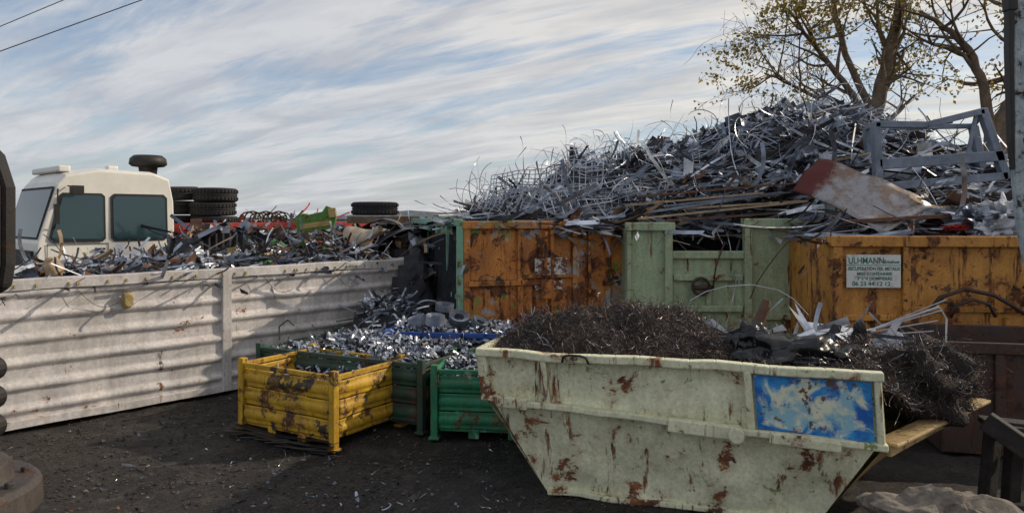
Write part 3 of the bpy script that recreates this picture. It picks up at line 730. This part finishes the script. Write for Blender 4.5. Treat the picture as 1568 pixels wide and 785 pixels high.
def bm(a,b,w,h,mb_=None,segs=16,amp=.022):
    a=V(a);b=V(b)
    for k in range(segs):
        p=a.lerp(b,k/segs);q2=a.lerp(b,(k+1)/segs+.002)
        p=p+V((0,0,amp*noise.noise(p*2.6)))+nf*(amp*noise.noise(p*2.1+V((5,0,0))));q2=q2+V((0,0,amp*noise.noise(q2*2.6)))+nf*(amp*noise.noise(q2*2.1+V((5,0,0))))
        (mb_ or mb).beam(p-O,q2-O,w,h)
bm(TL+nf*.03,TR+nf*.03,.10,.07); bm(LL+nf*.05,LR+nf*.05,.10,.055)
P=lambda s,t:LL.lerp(LR,s).lerp(TL.lerp(TR,s),t)
for s,w in ((.012,.09),(.185,.05),(.70,.06),(.988,.05)):
    mb.beam(P(s,.03)+nf*.04-O,P(s,.96)+nf*.04-O,w,.07,up=nf)
mb.beam(P(.50,-.03)+nf*.10-O,P(.66,-.03)+nf*.10-O,.09,.11); mb.beam(P(.74,-.05)+nf*.09-O,P(.90,-.05)+nf*.09-O,.05,.08); mb.beam(P(.05,-.02)+nf*.09-O,P(.13,-.02)+nf*.09-O,.06,.10)
a=P(.665,-.02)-O; mb.tube([a+nf*.02,a+nf*.20],.05,14); mb.tube([a+nf*.19,a+nf*.22],.065,14)
a=P(.105,-.0)-O; mb.tube([a+nf*.02,a+nf*.15],.045,14)
bm(BL+nf*.02+V((0,0,.03)),BR+nf*.02+V((0,0,.03)),.06,.05)
mb.beam(TL-O,BKL-O,.07,.06)
mb.obj('rim_and_ribs',M_cream,sk,bevel=.012)
mb=MB()
mb.beam(LR+V((.0,.0,.02))-O,RB+V((.12,.02,.03))-O,.18,.03); mb.beam(LR+V((.02,0,-.03))-O,RB+V((.02,0,-.03))-O,.04,.10)
mb.beam(BKL-O,BKR-O,.07,.06); mb.beam(BKR-O+V((0,0,.02)),BBR-O,.08,.05)
mb.obj('end_lip',M_tan,sk,bevel=.01)
mb=MB(); hp=[P(.24,.92)+nf*.09-O,P(.245,1.04)+nf*.10-O,P(.26,1.07)+nf*.10-O,P(.29,1.07)+nf*.10-O,P(.305,1.04)+nf*.10-O,P(.31,.92)+nf*.09-O]
mb.tube(hp,.010,6); mb.obj('rim_handle',M_dark,sk,smooth=True)
t=NT('blue_sprayed_paint')
n=t.noise(4.,8,.65,dist=.8,off=3)
uv=t.n('ShaderNodeAttribute'); uv.attribute_name='edge'; uv.attribute_type='GEOMETRY'
ed=t.ramp(t.math('ADD',uv.outputs['Fac'],t.math('MULTIPLY',t.math('SUBTRACT',n,.5),3.2)),[(.14,0.),(.46,1.)])
blue=t.mix(t.ramp(t.noise(6,6,.6,off=5),[(.42,0.),(.6,1.)]),(.012,.13,.48),(.04,.32,.70))
c=t.mix(ed,blue,t.mix(t.ramp(t.noise(7,5,.6,off=8),[(.42,0.),(.54,1.)]),(.30,.54,.64),(.76,.77,.58)))
rm=t.ramp(t.noise(6,10,.75,off=12),[(.57,0.),(.59,1.)])
t.set(Base_Color=t.mix(rm,c,(.14,.07,.045)),Roughness=.5); t.bump(t.noise(16,6,.7),.3,.01)
mb=MB(); mb.grid(lambda s,t:P(lerp(.715,.975,s),lerp(.06,.90,t))+nf*(.045+.012*noise.noise(V((s*4,t*2,0))))-O,30,12)
bp=mb.obj('blue_panel',t.m,sk,smooth=True)
at=bp.data.attributes.new('edge','FLOAT','POINT')
at.data.foreach_set('value',[min(min(i/30,1-i/30)*3.2,min(j/12,1-j/12)*2.0) for j in range(13) for i in range(31)])
def inskip(x,y):
    s=(V((x,y,0))-V((TL.x,TL.y,0))).dot(V((.954,-.298,0))); q_=(V((x,y,0))-V((TL.x,TL.y,0))).dot(V((.298,.954,0)))
    return s,q_
def sz(x,y):
    s,q_=inskip(x,y)
    e=sm(q_/.55)*sm((1.95-q_)/.5)*sm((s+.1)/.4)
    a=.30*math.exp(-((x-1.0)/.75)**2-((y-7.40)/.6)**2)+.22*math.exp(-((x-1.75)/.45)**2-((y-7.5)/.5)**2)+.16*math.exp(-((x-.35)/.45)**2-((y-7.1)/.5)**2)
    b=.30*math.exp(-((x-3.45)/.48)**2-((y-6.55)/.5)**2)
    base=1.16 if s<3.1 else lerp(1.16,.72,sm((s-3.1)/.9))
    return base+e*a*1.15+b*sm((q_+.05)/.4)+.09*noise.noise(V((x*2.4,y*2.4,0)))+.05*noise.noise(V((x*6,y*6,0)))+.08*sm((.5-s)/.5)
mb=MB()
def sg_(s,t):
    a=TL.lerp(TR+V((.1,.03,0)),s)
    if s>.9: a=a.lerp(LR+V((.15,.06,0)),(s-.9)*10*.6)
    b=BKL.lerp(BKR,s); p=a.lerp(b,.03+.95*t); p.z=sz(p.x,p.y)
    return p-O
mb.grid(sg_,110,60)
blob(mb,V((3.62,6.50,1.0))-O,.44,(1.0,.85,.72),.35,2.4,22,0,4)
mb.obj('swarf_bulk',M_swbase,sk,smooth=True)
mb=MB()
def strand(p,nrm):
    d=(ru()+nrm*.15); d.normalize(); strip(mb,p,d,R.uniform(.03,.15)*(1 if R.random()<.92 else 2.3),R.choice([.002,.0025,.003,.005]),R.uniform(.3,1.1),R.choices([0,1,2,3],[5,4,1.6,3])[0],5,.3)
cnt=0
while cnt<26000:
    s=R.random();t_=R.random(); p=V(sg_(s,t_)); w=p+O
    if 2.15<w.x<2.95 and w.y<7.0 and R.random()<.6: continue
    strand(p+V((0,0,R.uniform(-.01,.025))),V((0,0,1))); cnt+=1
for i in range(8500):
    d=ru()
    if d.z<-.5: continue
    k=.44*(1+.35*noise.noise(d*2.4+V((4,4,0)))*1.6+.14*noise.noise(d*7.44+V((4,0,0))))
    p=V((3.62,6.50,1.0))-O+V((d.x*k*1.0,d.y*k*.85,d.z*k*.72)); strand(p,d)
mb.obj('metal_swarf',M_swarf,sk)
M_bag=plain('black_plastic_film',(.010,.011,.014),.28,0,3,.3,.5)
mb=MB()
def bagf(c,rx,ry,rz,seed):
    def f(s,t):
        th=s*2*math.pi; ph=(t-.5)*math.pi; d=V((math.cos(ph)*math.cos(th),math.cos(ph)*math.sin(th),math.sin(ph)))
        k=1+.45*noise.noise(d*1.6+V((seed,0,0)))-.30*abs(noise.noise(d*2.6+V((0,seed,0))))-.12*abs(noise.noise(d*6+V((0,seed,0))))
        return V(c)-O+V((d.x*rx*k,d.y*ry*k,d.z*rz*k))
    mb.grid(f,70,36)
bagf((2.55,6.65,1.22),.50,.32,.24,2); bagf((2.98,6.6,1.20),.28,.22,.14,5); bagf((2.28,6.9,1.33),.2,.18,.17,8)
mb.obj('black_plastic_bag',M_bag,sk,smooth=True)
mb=MB()
def tri(pts,mi): mb.add([V(p)-O for p in pts],[tuple(range(len(pts)))],mi)
tri([(2.72,7.2,1.62),(2.98,7.15,1.36),(2.9,7.1,1.30)],3); tri([(2.78,7.2,1.66),(2.98,7.1,1.30),(2.88,7.12,1.28)],0)
tri([(2.75,7.3,1.30),(3.35,7.3,1.50),(3.38,7.3,1.42),(2.85,7.25,1.25)],0); tri([(3.55,7.1,1.22),(3.72,7.1,1.50),(3.8,7.1,1.49),(3.62,7.1,1.2)],3); tri([(3.0,7.5,1.42),(3.5,7.5,1.35),(3.5,7.4,1.28),(3.0,7.4,1.32)],1)
tri([(1.9,7.3,1.45),(2.1,7.25,1.33),(2.2,7.2,1.30),(2.0,7.3,1.48)],3); tri([(2.45,7.3,1.32),(2.7,7.3,1.42),(2.75,7.3,1.36)],3)
mb.tube([V(p)-O for p in [(1.85,7.6,1.62),(2.0,7.55,1.72),(2.2,7.5,1.78),(2.45,7.45,1.80),(2.7,7.4,1.75),(2.85,7.4,1.66),(3.0,7.4,1.5)]],.005,5,3)
for k in range(5): mb.tube([V((3.3+.05*k,7.3-.02*k,1.28+.02*k))-O,V((4.0+.04*k,7.0,1.30+.10*k))-O],.006,4,3)
mb.tube([V(p)-O for p in [(3.3,7.2,1.3),(4.15,7.1,1.62),(4.22,7.1,1.5),(4.15,7.0,1.12),(3.5,7.2,1.15)]],.011,4,3)
mb.tube([V(p)-O for p in [(2.35,7.0,1.45),(2.42,7.0,1.62),(2.44,7.0,1.70)]],[.06,.05,.035],10,5)
for k in range(90):
    p=V((R.uniform(2.0,3.9),R.uniform(6.9,7.6),R.uniform(1.18,1.36)))-O; d=V((R.gauss(.5,1),R.gauss(0,.5),R.gauss(.1,.25))).normalized()
    (strip(mb,p,d,R.uniform(.2,.6),R.uniform(.015,.05),R.uniform(0,.2),R.choice([0,1,2,4])) if R.random()<.6 else sheet(mb,p,R.uniform(.1,.35),R.choice([0,1,2,4]),.5))
mb.obj('scrap_plates',M_alu,sk)

# ------------------------------------------------------------------ rusty box container at right behind skip
rb=empty('rusty_open_container',(4.55,7.75,0),math.radians(-12)); mb=MB()
w,d,h=2.6,1.5,1.16
for a,b in (((0,0,0),(w,.05,h)),((0,d-.05,0),(w,d,h)),((0,.05,0),(.05,d-.05,h)),((w-.05,.05,0),(w,d-.05,h)),((.05,.05,.03),(w-.05,d-.05,.1)),((-.04,-.05,h-.1),(w+.04,0,h+.02)),((-.04,0,h-.1),(0,d,h+.02)),((.5,-.04,0),(.6,0,h-.1)),((1.2,-.04,0),(1.3,0,h-.1))): mb.box(a,b)
mb.obj('shell',M_rust,rb,bevel=.012)
mb=MB(); mb.grid(lambda s,t:(.05+s*(w-.1),.05+t*(d-.1),.95+.12*nz((s*4,t*3,0))),16,10); mb.obj('load',M_heap,rb)
mb=MB()
mb.beam((3.95,6.1,.80),(4.55,5.6,.30),.10,.16); mb.beam((4.0,6.25,.76),(4.8,6.0,.72),.16,.05); mb.beam((4.02,6.2,.05),(4.12,6.25,.75),.10,.12); mb.beam((4.15,6.1,.0),(4.2,6.1,.75),.12,.1); mb.beam((3.7,5.9,.1),(4.8,5.7,.25),.2,.06); mb.beam((4.25,6.2,.5),(4.8,5.8,.55),.1,.1)
mb.obj('broken_timber_beams',plain('charred_timber',(.030,.025,.022),.8,0,8,.6,.6),bevel=.01)
mb=MB(); blob(mb,(3.10,5.30,.22),.36,(1.25,.8,.75),.42,1.9,32,0,7); blob(mb,(3.65,5.38,.07),.16,(1.2,1,.8),.35,2,16,0,17)
mb.obj('concrete_boulder',plain('rough_concrete',(.24,.205,.17),.95,0,7,.6,1.),smooth=False)

# ------------------------------------------------------------------ excavator grapple at left edge
gp=empty('excavator_grapple',(-2.42,3.0,0)); mb=MB()
arm=[(-.5,3.4),(-.1,3.05),(.20,2.86),(.30,2.76),(.345,2.62),(.345,2.30),(.33,2.2),(.26,2.16),(.1,2.2),(-.1,2.5),(-.5,2.8)]
mb.prism(arm,-.10,-.02); mb.prism([(x-.02,z) for x,z in arm],.03,.10)
mb.prism([(.05,2.2),(.24,2.18),(.26,1.95),(.20,1.75),(.02,1.75)],-.05,.05)
mb.obj('arm_plate',paint('grapple_brown',(.016,.013,.013),(.010,.009,.009),.40,5,3,.4,rl=(.08,.035,.02),rough=.7),gp,bevel=.02)
mb=MB()
for z in (1.86,1.74,1.62): mb.tube([(.24,-.09,z),(.24,.09,z)],.05,16)
mb.beam((.2,0,1.95),(.27,0,1.55),.05,.08)
mb.tube([(.16,-.14,2.72),(.16,.14,2.72)],.09,20); mb.tube([(.2,-.12,2.32),(.2,.12,2.32)],.06,16)
mb.obj('hinge_pins',M_dark,gp,bevel=.006)
mb=MB(); mb.lathe([(.0,1.58),(.20,1.575),(.235,1.56),(.24,1.50),(.27,1.49),(.28,1.44),(.285,1.42),(.37,1.415),(.39,1.39),(.395,1.30),(.38,1.27),(.3,1.26),(.28,.9),(0,.88)],32,0,Matrix.Translation((.03,0,-.03)))
for k in range(10): mb.tube([(.03+.33*math.cos(k*.63),.33*math.sin(k*.63),1.37),(.03+.33*math.cos(k*.63),.33*math.sin(k*.63),1.41)],.022,6)
o=mb.obj('lower_rotator',paint('worn_grey_steel',(.075,.06,.052),(.05,.042,.038),.45,5,8,.3,rl=(.14,.07,.04),rough=.65),gp,smooth=False,bevel=.006)

ps=empty('worn_steel_post',(2.75,4.0,0)); mb=MB()
mb.prism([(.16,0),(.36,0),(.34,4.4),(-.0,4.4),(-.015,3.4),(-.01,2.7),(.015,2.45),(.07,2.15),(.14,1.9)],-.02,.02)
mb.obj('post',paint('post_white_paint',(.50,.55,.56),(.30,.38,.42),.62,5,5,.6,rl=(.05,.03,.02)),ps,bevel=.006)
mb=MB(); mb.prism([(-.04,4.4),(-.002,4.4),(-.017,3.4),(-.012,2.75),(-.03,2.9),(-.045,3.4)],-.025,.025); mb.box((-.05,-.03,3.62),(-.0,.03,3.70)); mb.obj('dark_edge_guard',M_dark,ps,bevel=.004)

# ------------------------------------------------------------------ trees
def make_tree(name,limbs,seed,leafd=1.,box=None):
    rr=random.Random(seed); tb=MB(); lf=MB()
    def rv():
        while True:
            v=V((rr.uniform(-1,1),rr.uniform(-1,1),rr.uniform(-1,1)))
            if .1<v.length<1: return v.normalized()
    def leaves(p,n,sp):
        dens=noise.noise(p*.7+V((seed,0,0)))
        n=int(n*max(0,.75+2.3*dens)*leafd)
        for i in range(n):
            q=p+rv()*sp*rr.random(); u=rv(); w=u.cross(rv()).normalized(); a=rr.uniform(.035,.075)
            lf.add([q-u*a,q+w*a*.6,q+u*a,q-w*a*.6],[(0,1,2,3)],rr.choices([0,1,2],[5,4,2])[0])
    def grow(p,d,L,r,lev):
        n=6 if lev<3 else 4; pts=[p.copy()]; ra=[r]
        for i in range(n):
            d=(d+rv()*.22+V((0,0,.05 if lev<3 else -.03))).normalized(); p=p+d*L/n; pts.append(p.copy()); ra.append(max(.005,r*(1-.75*(i+1)/n)))
        tb.tube(pts,ra,6 if lev<2 else (5 if lev<3 else 3),0,False)
        if lev>=4:
            leaves(pts[-1],7,.28); leaves(pts[2],3,.2); return
        nb={1:6,2:5,3:4}[lev]
        for k in range(nb):
            i=rr.randint(2,n); dd=(d*.6+rv()*.9); dd.normalize()
            grow(pts[i],dd,L*rr.uniform(.45,.7),ra[i]*.65+.003,lev+1)
    for pts,r0,r1,subs in limbs:
        pts=[V(p) for p in pts]; P2=[]
        for a,b in zip(pts,pts[1:]):
            for k in range(4): P2.append(a.lerp(b,k/4)+rv()*.05*(k>0))
        P2.append(pts[-1]); n=len(P2); ra=[lerp(r0,r1,i/(n-1)) for i in range(n)]
        tb.tube(P2,ra,10,0)
        for k in range(subs):
            i=int(lerp(n*.35,n-1,(k+rr.random())/subs)); i=min(n-1,i); dd=(P2[i]-P2[max(0,i-2)]).normalized()*.5+rv()*.9+V((0,0,.25)); dd.normalize()
            grow(P2[i],dd,rr.uniform(1.3,2.2),ra[i]*.5+.012,2)
    e=empty(name); tb.obj('trunk_and_branches',M_bark,e,smooth=True); lf.obj('leaves',M_leaf,e)
make_tree('autumn_tree',[([(9.9,20,-.1),(9.85,20,3),(9.9,20,5.2),(10.3,20,7),(10.9,20.2,9.2),(11.2,20.2,11)],.27,.09,11),
    ([(9.9,20,4.9),(9.2,19.8,5.8),(8.3,19.7,6.9),(7.4,19.6,8.0)],.12,.035,10),([(9.9,20,5.3),(9.3,20.4,7),(8.9,20.6,9),(8.6,20.6,10.5)],.11,.035,9),
    ([(9.88,20,4.6),(8.8,20,5.5),(7.6,20,6.1),(6.9,20,6.4)],.08,.02,9)],5,.85)
make_tree('autumn_tree',[([(12.6,19,-.1),(12.5,19,3),(12.6,19,4.6),(13.3,19,5.8),(14.2,19,7),(15.5,19,9)],.36,.18,7),
    ([(12.5,19,4.2),(12.3,19,5.6),(12.0,19,6.6),(11.4,19,7.3),(10.6,19,7.8)],.15,.05,8),([(13.0,19,5.3),(13.2,19.3,7),(12.9,19.4,9)],.13,.04,7)],9,.75)

mb=MB()
mb.tube([(-30,20,1.2),(-14,20,7.68),(-12.3,20,8.39),(-4,20,12.1)],.012,4,0,False)
mb.tube([(-30,20,1.3),(-14,20,7.0),(-10.16,20,8.39),(-4,20,10.9)],.014,4,0,False)
mb.obj('power_line',M_black)

# ------------------------------------------------------------------ light & sky
sd=V((.92,.26,0)).normalized(); el=math.radians(29); sdir=V((sd.x*math.cos(el),sd.y*math.cos(el),math.sin(el)))
L=bpy.data.lights.new('sun','SUN'); L.energy=2.9; L.angle=math.radians(.6); L.color=(1,.86,.67)
lo=bpy.data.objects.new('sun',L); COL.objects.link(lo); lo.rotation_euler=(-sdir).to_track_quat('-Z','Y').to_euler(); lo.location=(20,5,20)
w=bpy.data.worlds.new('World'); scn.world=w; w.use_nodes=True; nt=w.node_tree; nt.nodes.clear()
def N(t): return nt.nodes.new(t)
out=N('ShaderNodeOutputWorld'); bg=N('ShaderNodeBackground'); bg.inputs[1].default_value=.14; nt.links.new(bg.outputs[0],out.inputs[0])
sky=N('ShaderNodeTexSky'); sky.sky_type='NISHITA'; sky.sun_disc=False; sky.sun_elevation=el; sky.sun_rotation=math.atan2(sd.x,sd.y); sky.dust_density=.8; sky.ozone_density=2.; sky.air_density=1.
tc=N('ShaderNodeTexCoord'); sp=N('ShaderNodeSeparateXYZ'); nt.links.new(tc.outputs['Generated'],sp.inputs[0])
def MA(op,a,b=0,cl=False):
    m=N('ShaderNodeMath'); m.operation=op; m.use_clamp=cl
    for i,x in ((0,a),(1,b)):
        if hasattr(x,'is_linked'): nt.links.new(x,m.inputs[i])
        else: m.inputs[i].default_value=x
    return m.outputs[0]
zc=MA('ADD',MA('MAXIMUM',sp.outputs[2],0.),.14)
cb=N('ShaderNodeCombineXYZ'); nt.links.new(MA('DIVIDE',sp.outputs[0],zc),cb.inputs[0]); nt.links.new(MA('DIVIDE',sp.outputs[1],zc),cb.inputs[1])
def NO(rot,scale3,sc,det,rough,dist,loc=(0,0,0)):
    r=N('ShaderNodeMapping'); r.inputs['Rotation'].default_value=(0,0,rot); nt.links.new(cb.outputs[0],r.inputs[0])
    mp=N('ShaderNodeMapping'); mp.inputs['Scale'].default_value=scale3; mp.inputs['Location'].default_value=loc; nt.links.new(r.outputs[0],mp.inputs[0])
    n=N('ShaderNodeTexNoise'); n.inputs['Scale'].default_value=sc; n.inputs['Detail'].default_value=det; n.inputs['Roughness'].default_value=rough; n.inputs['Distortion'].default_value=dist
    nt.links.new(mp.outputs[0],n.inputs['Vector']); return n.outputs[0]
def RA(f,st):
    r=N('ShaderNodeValToRGB'); nt.links.new(f,r.inputs[0]); e=r.color_ramp.elements
    while len(e)<len(st): e.new(.5)
    for k,(p,c) in enumerate(st): e[k].position=p; e[k].color=(*((c,c,c) if not hasattr(c,'__len__') else c),1)
    return r.outputs[0]
ang=math.radians(28)
a=NO(ang,(.45,1.15,1),1.5,9,.58,.7,(3,1,0)); b=NO(ang+.2,(.5,2.6,1),2.0,8,.68,.8,(7,2,0))
f=MA('ADD',MA('MULTIPLY',a,.66),MA('MULTIPLY',b,.34))
cf=RA(f,[(.40,.18),(.465,.55),(.53,1.)])
hor=RA(sp.outputs[2],[(.0,.80),(.06,.5),(.18,0.)])
cf=MA('MAXIMUM',cf,hor)
# slate blue-grey base for thin haze between the streaks
hz_=N('ShaderNodeMix'); hz_.data_type='RGBA'; hz_.inputs[0].default_value=.35; nt.links.new(sky.outputs[0],hz_.inputs[6]); hz_.inputs[7].default_value=(1.5,2.0,2.9,1)
mx=N('ShaderNodeMix'); mx.data_type='RGBA'; nt.links.new(MA('MULTIPLY',cf,.93),mx.inputs[0]); nt.links.new(hz_.outputs[2],mx.inputs[6])
dt=N('ShaderNodeVectorMath'); dt.operation='DOT_PRODUCT'; nt.links.new(tc.outputs['Generated'],dt.inputs[0]); dt.inputs[1].default_value=sdir
cc=RA(MA('MULTIPLY',MA('ADD',dt.outputs['Value'],1.),.5),[(.0,(.62,.64,.68)),(.55,(.64,.655,.69)),(.82,(.84,.80,.74)),(1.,(1.,.93,.80))])
# thickness shading inside the cloud sheet
sh=RA(NO(ang+.1,(.6,1.8,1),1.9,7,.6,.5,(1,9,0)),[(.38,(.80,.82,.86)),(.60,(1.08,1.07,1.05))])
cm=N('ShaderNodeMix'); cm.data_type='RGBA'; cm.blend_type='MULTIPLY'; cm.inputs[0].default_value=1.; nt.links.new(cc,cm.inputs[6]); nt.links.new(sh,cm.inputs[7])
sc2=N('ShaderNodeVectorMath'); sc2.operation='SCALE'; nt.links.new(cm.outputs[2],sc2.inputs[0]); sc2.inputs[3].default_value=6.9
nt.links.new(sc2.outputs[0],mx.inputs[7]); nt.links.new(mx.outputs[2],bg.inputs[0])

# ------------------------------------------------------------------ camera
cam=bpy.data.cameras.new('camera'); co=bpy.data.objects.new('camera',cam); COL.objects.link(co)
co.location=(0,0,2.5); co.rotation_euler=(math.pi/2,0,0); cam.sensor_width=36; cam.lens=25.7; cam.shift_y=-.0395; cam.clip_end=3000; cam.clip_start=.05
scn.camera=co
scn.view_settings.view_transform='Standard'; scn.view_settings.look='None'; scn.view_settings.exposure=0
